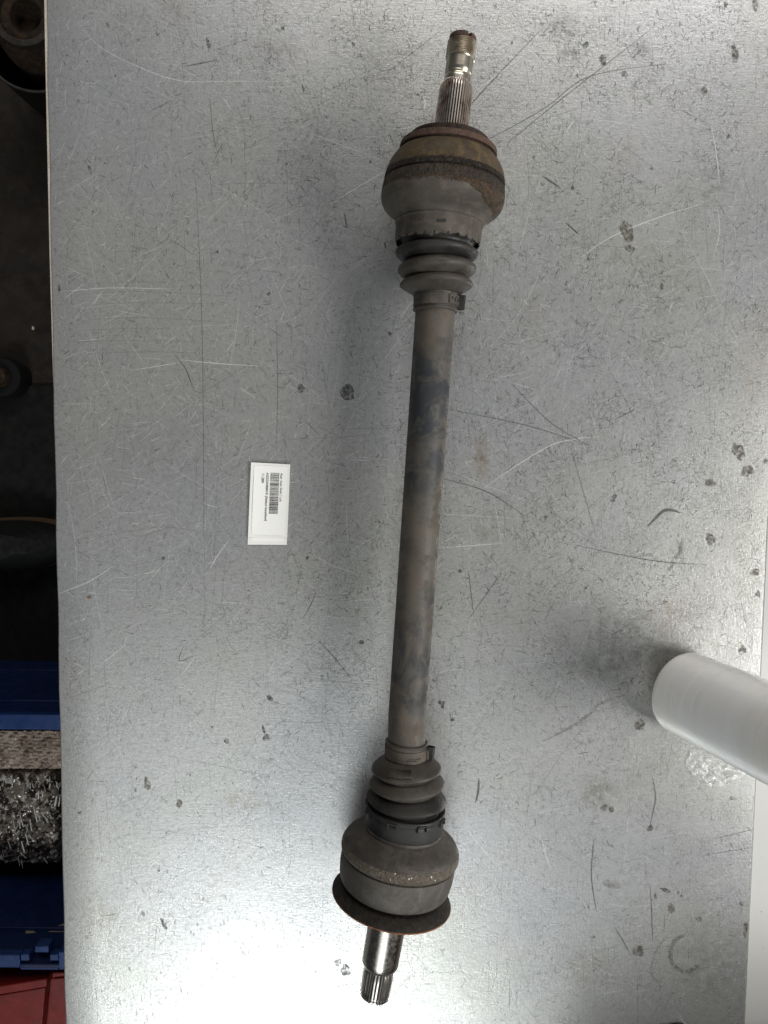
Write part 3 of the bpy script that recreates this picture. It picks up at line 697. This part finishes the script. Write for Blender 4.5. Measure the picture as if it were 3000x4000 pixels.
text_on('11389', .285, .135, .095, .13)
# dark dust halo printed on the sheet above the label is real shade: nothing painted

# ------------------------------------------------------------------ roll of stretch film
roll = empty('film_roll', (.24139, -.18290, 0), 'white translucent roll of stretch film tilting up at the right edge of the bench', 'roll')
az, el, rr = -.0917, 1.2337, .0333
ra = Vector((math.cos(el) * math.cos(az), math.cos(el) * math.sin(az), math.sin(el))); ru = Vector((-math.sin(az), math.cos(az), 0)); rv = ra.cross(ru)
rc = Vector((.24139, -.18290, rr * math.cos(el) + .0002))
fm = M('wound_film', .22, 0, .7)
fb = fm.noise(14, 4, .6, lo=.38, hi=.62)
rm = fm.n('ShaderNodeMapping'); fm.l(fm.tc, rm.inputs[0])
def axial(m):
    v = m.n('ShaderNodeVectorMath', operation='DOT_PRODUCT'); m.l(m.tc, v.inputs[0]); v.inputs[1].default_value = tuple(ra); return v.outputs['Value']
comb = fm.n('ShaderNodeCombineXYZ'); fm.l(axial(fm), comb.inputs[0])
bands = fm.noise(420, 4, .7, vec=comb.outputs[0], lo=.3, hi=.7); bandl = fm.noise(60, 3, .6, vec=comb.outputs[0], lo=.35, hi=.65)
fc = fm.mix(fm.math('MULTIPLY', fb, .6), (.93, .93, .93), (.90, .85, .77)); fc = fm.mix(fm.math('MULTIPLY', bandl, .3), fc, (.76, .74, .70)); fc = fm.mix(fm.math('MULTIPLY', bands, .18), fc, (.9, .9, .92))
fm.color(fc); fm.bump(fm.math('ADD', bands, fm.math('MULTIPLY', bandl, 1.5)), .3, .0003)
fm.b.inputs['Subsurface Weight'].default_value = 1.0; fm.b.inputs['Subsurface Radius'].default_value = (.06, .058, .055)
fm.b.inputs['Coat Weight'].default_value = .7; fm.b.inputs['Coat Roughness'].default_value = .14
def rlathe(name, prof, mat, n=96):
    V = []; F = []
    for (s, r) in prof:
        for i in range(n):
            t = 2 * math.pi * i / n; V.append(rc + ra * s + (ru * math.cos(t) + rv * math.sin(t)) * r)
    for j in range(len(prof) - 1):
        for i in range(n):
            a = j * n + i; b = j * n + (i + 1) % n; F.append((a, b, b + n, a + n))
    return mesh_obj(name, V, F, mat, roll, angle=40)
RL = .122
rlathe('film_winding', [(.001, .021), (0, rr - .0012), (.0004, rr - .0003), (.0015, rr)] + [(.0015 + (RL - .003) * k / 40, rr + .0001 * math.sin(k * 2.1)) for k in range(1, 40)] + [(RL - .001, rr), (RL, rr - .0015), (RL - .001, .021)], fm.m)
cb = M('cardboard_core', .8); cb.color((.36, .26, .17)); rlathe('core', [(-.0, .019), (-.0, .021), (RL + .004, .021), (RL + .004, .019), (0, .019)], cb.m)

# scrap of clear film beside the roll
cf = M('clear_film', .08, 0, .6); cf.color((.9, .9, .9)); cf.put(cf.b.inputs['Alpha'], cf.rng(cf.noise(300, 3, .7), .42, .68, .12, .75))
V = []; F = []; nn = 44; a_, b_ = P(2700, 2975), P(2895, 3010)
r2 = np.random.default_rng(5)
fold = [(r2.uniform(0, 6.28), r2.uniform(5, 17), r2.uniform(0, 6.28)) for _ in range(9)]
for j in range(nn + 1):
    for i in range(nn + 1):
        s, t = i / nn, j / nn
        h = sum(abs(math.sin(f_ * (s * math.cos(an) + t * math.sin(an)) + ph)) for an, f_, ph in fold) / 9
        x = 2685 + 215 * s + 8 * math.sin(7 * t + 3 * s); y = 2925 + 118 * t * (.55 + .45 * math.sin(math.pi * min(1, s + .12))) + 50 * s - 26 * math.cos(s * 5) * (1 - t) * .3 + 4 * math.sin(23 * s)
        q = P(x, y); V.append((q.x, q.y, .0006 + .006 * h * h * math.sin(math.pi * min(.97, max(.03, s))) ** .5))
for j in range(nn):
    for i in range(nn): a = j * (nn + 1) + i; F.append((a, a + nn + 1, a + nn + 2, a + 1))
sf = mesh_obj('film_scrap', V, F, cf.m, None, smooth=False); setp(sf, 'crumpled scrap of clear film on the steel sheet below the film roll', 'film scrap')

# crumbs
cr = grimy('rust_crumb', (.16, .07, .03), (.10, .05, .02), (.22, .11, .05), .8)
def crumb(name, px, py, z, s, mat, label, seed):
    bm = bmesh.new(); bmesh.ops.create_icosphere(bm, subdivisions=2, radius=1); rr_ = random.Random(seed); q = P(px, py, z)
    for v in bm.verts: v.co = Vector((v.co.x * s[0], v.co.y * s[1], v.co.z * s[2])) * rr_.uniform(.75, 1.2) + q + Vector((0, 0, s[2] * .9))
    me = bpy.data.meshes.new(name); bm.to_mesh(me); bm.free(); me.materials.append(mat)
    o = bpy.data.objects.new(name, me); COL.objects.link(o); setp(o, label, 'crumb'); return o
crumb('rust_crumb', 350, 2333, 0, (.0015, .0011, .0008), cr.m, 'small orange brown crumb of rust near the left edge of the sheet', 1)
crumb('metal_chip', 310, 3175, 0, (.0016, .0007, .0006), mt_spl.m, 'small dark metal chip at the lower left of the sheet', 2)
pc_ = M('pale_chip', .6); pc_.color((.6, .55, .45))
crumb('pale_chip', 131, 1283, FLZ, (.0022, .0034, .002), pc_.m, 'small pale chip lying on the dark floor left of the bench', 3)

# round black object at the lower edge, then unseen blocks added for shade
bl = M('black_plastic', .35); bl.color((.012, .012, .012))
q0 = P(2668, 4090, .012)
hd = empty('round_black_object', (q0.x, q0.y, 0), 'small round black object just showing at the bottom edge of the picture', 'puck')
pf = [(0.0002, .0001), (.0002, .0122), (.002, .0125), (.009, .0122), (.0115, .0108), (.012, .0085), (.0118, .0001)]
V = []; F = []
for (z, r) in pf:
    for i in range(48): t = 2 * math.pi * i / 48; V.append((q0.x + r * math.cos(t), q0.y + r * math.sin(t), z))
for j in range(len(pf) - 1):
    for i in range(48): a = j * 48 + i; b = j * 48 + (i + 1) % 48; F.append((a, b, b + 48, a + 48))
mesh_obj('body', V, F, bl.m, hd)
clo = M('blocker_black', .9); clo.color((.014, .014, .016))
tb = empty('shade_block', (.335, -.665, 0), 'black rounded block added out of view to shade the lower right corner', 'light blocker')  # unseen block, added to cut overhead light from the lower right corner
V = []; F = []; pf = [(0, .01), (.0, .95), (.02, 1.0), (.13, .99), (.19, .9), (.22, .7), (.235, .3), (.237, .01)]
for (z, k) in pf:
    for i in range(64):
        t = 2 * math.pi * i / 64; cx, sy = math.cos(t), math.sin(t)
        V.append((.335 + .20 * k * abs(cx) ** .6 * (1 if cx > 0 else -1), -.665 + .115 * k * abs(sy) ** .6 * (1 if sy > 0 else -1), z))
for j in range(len(pf) - 1):
    for i in range(64): a = j * 64 + i; b = j * 64 + (i + 1) % 64; F.append((a, b, b + 64, a + 64))
mesh_obj('body', V, F, clo.m, tb)
ca = empty('shade_box', (.455, -.515, 0), 'black box added out of view to keep side light off the lower right corner', 'case')  # added out of view to block the window light on that corner
G().box((.455, -.515, .131), (.19, .10, .26)).obj('body', clo.m, ca, bevel=.03)
G().box((.455, -.515, .273), (.09, .022, .018)).obj('shade_box_top', clo.m, ca, bevel=.006)

# ------------------------------------------------------------------ things below the bench on the left
# metal bucket with a rusty cylinder inside
zt = -.576
bk_c = P(140, 128, zt); R0 = .0855
bkm = grimy('dark_bucket_metal', (.012, .010, .009), (.009, .008, .007), (.018, .014, .011), .55, .4, scale=25, bump=.3)
bk = empty('metal_bucket', (bk_c.x, bk_c.y, FLZ), 'dark open metal bucket on the floor at the top left beside the bench', 'bucket')
def zlathe(name, cx, cy, prof, mat, parent, n=96):
    V = []; F = []
    for (z, r) in prof:
        for i in range(n): t = 2 * math.pi * i / n; V.append((cx + r * math.cos(t), cy + r * math.sin(t), z))
    for j in range(len(prof) - 1):
        for i in range(n): a = j * n + i; b = j * n + (i + 1) % n; F.append((a, b, b + n, a + n))
    return mesh_obj(name, V, F, mat, parent, angle=40)
zlathe('body', bk_c.x, bk_c.y, [(FLZ + .001, .001), (FLZ + .001, R0 * .93), (FLZ + .01, R0 * .95), (zt - .02, R0), (zt, R0), (zt, R0 - .002), (FLZ + .02, R0 * .92), (FLZ + .02, .001)], bkm.m, bk)
rimm = grimy('worn_rim', (.05, .043, .038), (.035, .03, .027), (.07, .06, .055), .5, .4)
zlathe('rim', bk_c.x, bk_c.y, [(zt - .0015, R0 + .0014), (zt + .001, R0 + .0012), (zt + .0018, R0), (zt + .001, R0 - .0022), (zt - .0015, R0 - .0026)], rimm.m, bk)
cy_ = P(100, 60, -.56)
rc_o = empty('rusty_cylinder', (cy_.x, cy_.y, FLZ + .02), 'brown rusty cylinder standing inside the dark metal bucket', 'machine part')
rm_ = grimy('deep_rust', (.035, .022, .015), (.022, .015, .011), (.08, .045, .02), .85, scale=40, bump=.8, dist=.002)
zlathe('casting', cy_.x, cy_.y, [(FLZ + .021, .001), (FLZ + .021, .058), (-.60, .060), (-.57, .056), (-.56, .05), (-.56, .024), (-.59, .022), (-.59, .001)], rm_.m, rc_o)
zlathe('bearing_ring', cy_.x, cy_.y, [(-.559, .048), (-.553, .047), (-.553, .038), (-.559, .037)], rimm.m, rc_o)
# caster wheel at the left edge
cw = empty('caster_wheel', tuple(P(-12, 1470, -.70)), 'rusty round wheel end at the left edge on the dark floor', 'wheel')
q = P(-12, 1470, -.69)
zlathe('hub', q.x, q.y, [(FLZ, .001), (FLZ, .017), (-.70, .017), (-.69, .014), (-.69, .001)], rm_.m, cw)
zlathe('tyre', q.x, q.y, [(FLZ, .0175), (FLZ, .034), (-.715, .036), (-.705, .032), (-.705, .0175)], bl.m, cw)

# thin near-black slab on the floor, and shoe
mm = grimy('slab_black', (.005, .005, .005), (.004, .004, .004), (.007, .0065, .006), .85, scale=20)
a1 = P(-400, 1500, FLZ); a2 = P(420, 2720, FLZ)
g = G().box(((a1.x + a2.x) / 2, (a1.y + a2.y) / 2, FLZ + .004), (a2.x - a1.x, a1.y - a2.y, .007)); o = g.obj('floor_slab', mm.m, None, bevel=.002); setp(o, 'thin black slab on the floor left of the bench', 'mat')
sh = empty('shoe', tuple(P(90, 2130, FLZ + .008)), 'black trainer with grey stripes and tan sole edge on the black slab', 'shoe')
z0 = FLZ + .008; sc0 = P(60, 2130, z0 + .05)
shm = grimy('black_shoe', (.005, .005, .0055), (.004, .004, .0045), (.008, .0075, .007), .8); tan = M('tan_sole', .7); tan.color((.11, .065, .035))
def shoe_ring(z, k, kx=1.0):
    out = []
    for i in range(48):
        t = 2 * math.pi * i / 48; u_ = math.cos(t); v_ = math.sin(t)
        L = .135 * k; wd = (.044 + .010 * u_) * kx * k
        out.append(Vector((sc0.x - .035 + u_ * L, sc0.y + v_ * wd + .006 * u_ * u_, z)))
    return out
def stack(name, rings, mat, cap=True):
    V = []; F = []
    for r in rings: V += r
    n = 48
    for j in range(len(rings) - 1):
        for i in range(n): a = j * n + i; b = j * n + (i + 1) % n; F.append((a, b, b + n, a + n))
    if cap: F.append(tuple(range((len(rings) - 1) * n, len(rings) * n)))
    return mesh_obj(name, V, F, mat, sh, angle=50)
stack('sole', [shoe_ring(z0, .97), shoe_ring(z0 + .004, 1.0), shoe_ring(z0 + .022, 1.01), shoe_ring(z0 + .024, .98)], tan.m)
def upper(z, k, back):
    out = []
    for p in shoe_ring(z, k, .97 - .2 * (1 - k)): out.append(p)
    return out
rings = [[v + Vector((-.006, -.003, 0)) for v in shoe_ring(z0 + .023, .975)], [v + Vector((-.006, -.003, 0)) for v in shoe_ring(z0 + .035, .955)], shoe_ring(z0 + .05, .90), shoe_ring(z0 + .062, .78), shoe_ring(z0 + .074, .62), shoe_ring(z0 + .09, .48)]
stack('upper', rings, shm.m)
lc = M('grey_stripe', .7); lc.color((.05, .05, .05))
for x0, y0, x1, y1 in ((15, 2065, 30, 2110), (30, 2110, 15, 2175), (58, 2080, 15, 2175), (90, 2090, 58, 2190)):
    A, B = P(x0, y0, z0 + .068), P(x1, y1, z0 + .062); d = (B - A); L = d.length; rot = d.to_track_quat('X', 'Z').to_matrix()
    G().box((A + B) / 2, (L, .0045, .012), rot).obj('stripe', lc.m, sh, bevel=.001)

# blue crate with bags of parts
zr = -.45
bm_ = grimy('blue_plastic', (.009, .022, .085), (.007, .018, .072), (.011, .027, .10), .42, scale=20, bump=.08, spots=.1)
bml = grimy('blue_rim_plastic', (.013, .042, .17), (.011, .038, .15), (.016, .05, .19), .4, scale=20, bump=.08, spots=.1)
Y1 = P(100, 2785, zr).y; Y1b = P(100, 2845, zr).y; Y2 = P(100, 3722, zr).y; Y2b = P(100, 3792, zr).y
X0c, X1c = P(-700, 3000, zr).x, P(330, 3000, zr).x; xc, wx = (X0c + X1c) / 2, X1c - X0c
crate = empty('blue_crate', (xc, (Y1 + Y2b) / 2, FLZ), 'open blue plastic crate full of bagged parts under the left edge of the bench', 'crate')
def wall(y, th, z0_, z1_, name='wall'):
    return G().box((xc, y, (z0_ + z1_) / 2), (wx, th, z1_ - z0_)).obj(name, bm_.m, crate, bevel=.0015)
wall(Y1 - .006, .006, FLZ + .008, zr - .001); wall(Y2b + .006, .006, FLZ + .008, zr - .001)
for sx in (X0c + .003, X1c - .003): G().box((sx, (Y1 + Y2b) / 2, (FLZ + zr) / 2), (.006, Y1 - Y2b - .02, zr - FLZ - .01)).obj('wall', bm_.m, crate)
G().box((xc, (Y1 + Y2b) / 2, FLZ + .006), (wx, Y1 - Y2b - .01, .008)).obj('base', bm_.m, crate)
G().box((xc, (Y1 + Y1b) / 2, zr), (wx, Y1 - Y1b, .014)).obj('rim', bml.m, crate, bevel=.002)
def strip(px0, px1, py0, py1, z, h, name, mat, par=crate):
    A, B = P(px0, py0, z), P(px1, py1, z); return G().box(((A.x + B.x) / 2, (A.y + B.y) / 2, z - h / 2), (abs(B.x - A.x), abs(A.y - B.y), h)).obj(name, mat, par, bevel=.0012)
strip(-700, 78, 3724, 3780, zr, .014, 'rim', bml.m); strip(228, 330, 3718, 3790, zr, .016, 'rim', bml.m)
strip(78, 228, 3762, 3790, zr - .004, .012, 'rim', bml.m)
strip(80, 114, 3728, 3754, zr + .002, .014, 'hinge_knuckle', bml.m); strip(194, 228, 3728, 3754, zr + .002, .014, 'hinge_knuckle', bml.m)
strip(136, 190, 3696, 3722, zr - .002, .02, 'latch', bml.m)
for py, zz_ in ((2600, -.66), (2755, -.50), (3690, -.475), (3570, -.53)):
    y = P(100, py, zz_).y
    yy = Y1 - .001 if py < 3000 else Y2b + .0115
    G().box((xc, yy, zz_), (wx - .01, .008, .006)).obj('rib', bm_.m, crate, bevel=.001)
lbm = M('torn_sticker_paper', .8); lbm.color((.30, .25, .20))
for pts in (((100, 3626), (106, 3637), (122, 3634), (142, 3644), (112, 3647), (100, 3647)), ((187, 3642), (215, 3622), (245, 3609), (262, 3606), (262, 3642))):
    V = []; yw = Y2b + .0099
    for (a, b) in pts:   # on the crate wall plane y = yw
        d = CROT @ Vector(((a - 1500) / FPX, -(b - 2000) / FPX, -1.0)); t = yw / d.y; V.append((d.x * t, yw + .0004, CAMH + d.z * t))
    o = mesh_obj('sticker_remnant', V, [tuple(range(len(V)))], lbm.m, crate, smooth=False)

def bag(name, label, x0, x1, y0, y1, zf, mat, seed, amp, mat2=None, par=None, nfold=12):
    root = empty(name, tuple(P((x0 + x1) / 2, (y0 + y1) / 2, -.60)), label, 'plastic bag')
    r_ = np.random.default_rng(seed); nu, nv = 90, 110
    fo_ = [(r_.uniform(0, 3.14), r_.uniform(8, 48), r_.uniform(0, 6.28), r_.uniform(.4, 1)) for _ in range(nfold)]
    V = []; F = []
    for j in range(nv + 1):
        for i in range(nu + 1):
            s, t = i / nu, j / nv; px = x0 + (x1 - x0) * s; py = y0 + (y1 - y0) * t
            z = zf(s, t); q = P(px, py, z)
            h = sum(w_ * abs(math.sin(f_ * .16 * ((px - x0) * .03 * math.cos(an) + (py - y0) * .03 * math.sin(an)) + ph)) for an, f_, ph, w_ in fo_) / nfold
            e = min(s, 1 - s, t, 1 - t); k = min(1, e / .07)
            V.append((q.x, q.y, q.z + amp * (h - .35) * k - .05 * (1 - k) ** 2))
    for j in range(nv):
        for i in range(nu): a = j * (nu + 1) + i; F.append((a, a + nu + 1, a + nu + 2, a + 1))
    mesh_obj('film', V, F, mat, root, smooth=True, angle=28)
    return root
bgm = M('bag_of_card', .3, 0, .6); bgm.color(bgm.mix(bgm.noise(34, 5, .7, dist=1, lo=.38, hi=.62), (.50, .40, .33), (.24, .17, .14))); bgm.bump(bgm.noise(50, 4, .6), .5, .008)
bag('bag_of_parts', 'brownish bag of parts against the far rim of the blue crate', -120, 330, 2842, 3012, lambda s, t: -.50 - .02 * t, bgm.m, 1, .02)
bsm = M('bag_of_hardware', .18, .15, .8)
na = bsm.noise(55, 3, .6, dist=.8, lo=.45, hi=.58); nb = bsm.noise(46, 3, .6, dist=1.2, vec=bsm.scale(1.8, .9, 1, (0, 0, .25)), lo=.54, hi=.60)
bsm.color(bsm.mix(bsm.math('MULTIPLY', nb, .85), bsm.mix(na, (.035, .026, .022), (.24, .20, .17)), (.62, .60, .57)))  # pale noise streaks paint film highlights into the base colour
bsm.bump(bsm.noise(30, 2, .5, dist=1.0), .6, .012)
bag('bag_of_parts', 'shiny clear bag of dark parts in the middle of the blue crate', -150, 245, 3005, 3392, lambda s, t: -.52 - .13 * t ** 1.5, bsm.m, 2, .035, nfold=16)
sm_ = M('black_strap', .7); sm_.color((.012, .012, .012))
# slivers: pale bars standing in for streak highlights on the bag film
glint = M('film_glint', .35, .3); glint.color((.55, .52, .48))
bgp = [o for o in bpy.data.objects if o.get('label', '').startswith('shiny clear bag')][0]
GLINTS = [(rnd.uniform(0, 232), rnd.uniform(3025, 3360), rnd.uniform(-6, 16), rnd.uniform(8, 42), rnd.uniform(1.5, 3.5)) for _ in range(12)]
for (x0, y0, x1, y1, w_) in ((78, 3180, 92, 3230, 5), (118, 3205, 124, 3245, 5), (132, 3150, 146, 3212, 6), (150, 3165, 156, 3205, 4), (100, 3255, 112, 3300, 6), (84, 3285, 96, 3330, 6), (152, 3090, 150, 3122, 7), (168, 3092, 166, 3116, 7),
                         (196, 3060, 194, 3080, 6), (222, 3055, 224, 3075, 7), (222, 3110, 214, 3150, 8), (234, 3112, 230, 3150, 5), (45, 3240, 66, 3262, 4), (170, 3350, 186, 3372, 4), (78, 3330, 104, 3352, 4), (126, 3060, 132, 3078, 4), (58, 3105, 60, 3120, 5)) + tuple((a, b, a + c, b + e, f) for a, b, c, e, f in GLINTS):
    z = -.50 - .13 * max(0, (y0 - 3005) / 387) ** 1.5; A, B = P(x0, y0, z), P(x1, y1, z); d = B - A
    G().box((A + B) / 2, (d.length, w_ * .00036, .002), d.to_track_quat('X', 'Z').to_matrix()).obj('glint', glint.m, bgp, bevel=.0006)

# red crate
redm = grimy('red_plastic', (.21, .012, .010), (.18, .010, .009), (.24, .016, .013), .5, scale=20, bump=.1, spots=.1)
rc2 = empty('red_crate', tuple(P(120, 4000, -.6)), 'red plastic crate below the blue crate at the lower left corner', 'crate')
zq = -.47
def rq(px, py, z): return P(px, py, z)
def panel(name, pts, z, th, mat=redm):
    top_ = [P(x, y, z) for x, y in pts]; n = len(top_); V = top_ + [v - Vector((0, 0, th)) for v in top_]
    F = [tuple(range(n))[::-1], tuple(range(n, 2 * n))] + [(i, (i + 1) % n, n + (i + 1) % n, n + i) for i in range(n)]
    return G().add(V, F).obj(name, mat.m, rc2, bevel=.0015)
panel('rim', ((-300, 3900), (183, 3824), (183, 3856), (-300, 3936)), zq, .03)
panel('rim', ((186, 3800), (330, 3796), (330, 3806), (186, 3822)), zq - .02, .03)
panel('ledge', ((-300, 3850), (330, 3782), (330, 3812), (-300, 3885)), zq - .04, .02)
panel('front_panel', ((-300, 3937), (178, 3857), (150, 4160), (-300, 4260)), zq - .012, .02)
panel('gusset', ((188, 3824), (330, 3812), (330, 4160), (168, 4160)), zq - .03, .02)
panel('base', ((-300, 3800), (330, 3790), (330, 4300), (-300, 4300)), FLZ + .012, .01)
for x, y in ((22, 3820), (192, 3790)): panel('rib', ((x, y), (x + 8, y), (x + 20, y + 34), (x - 8, y + 34)), zq - .03, .03)
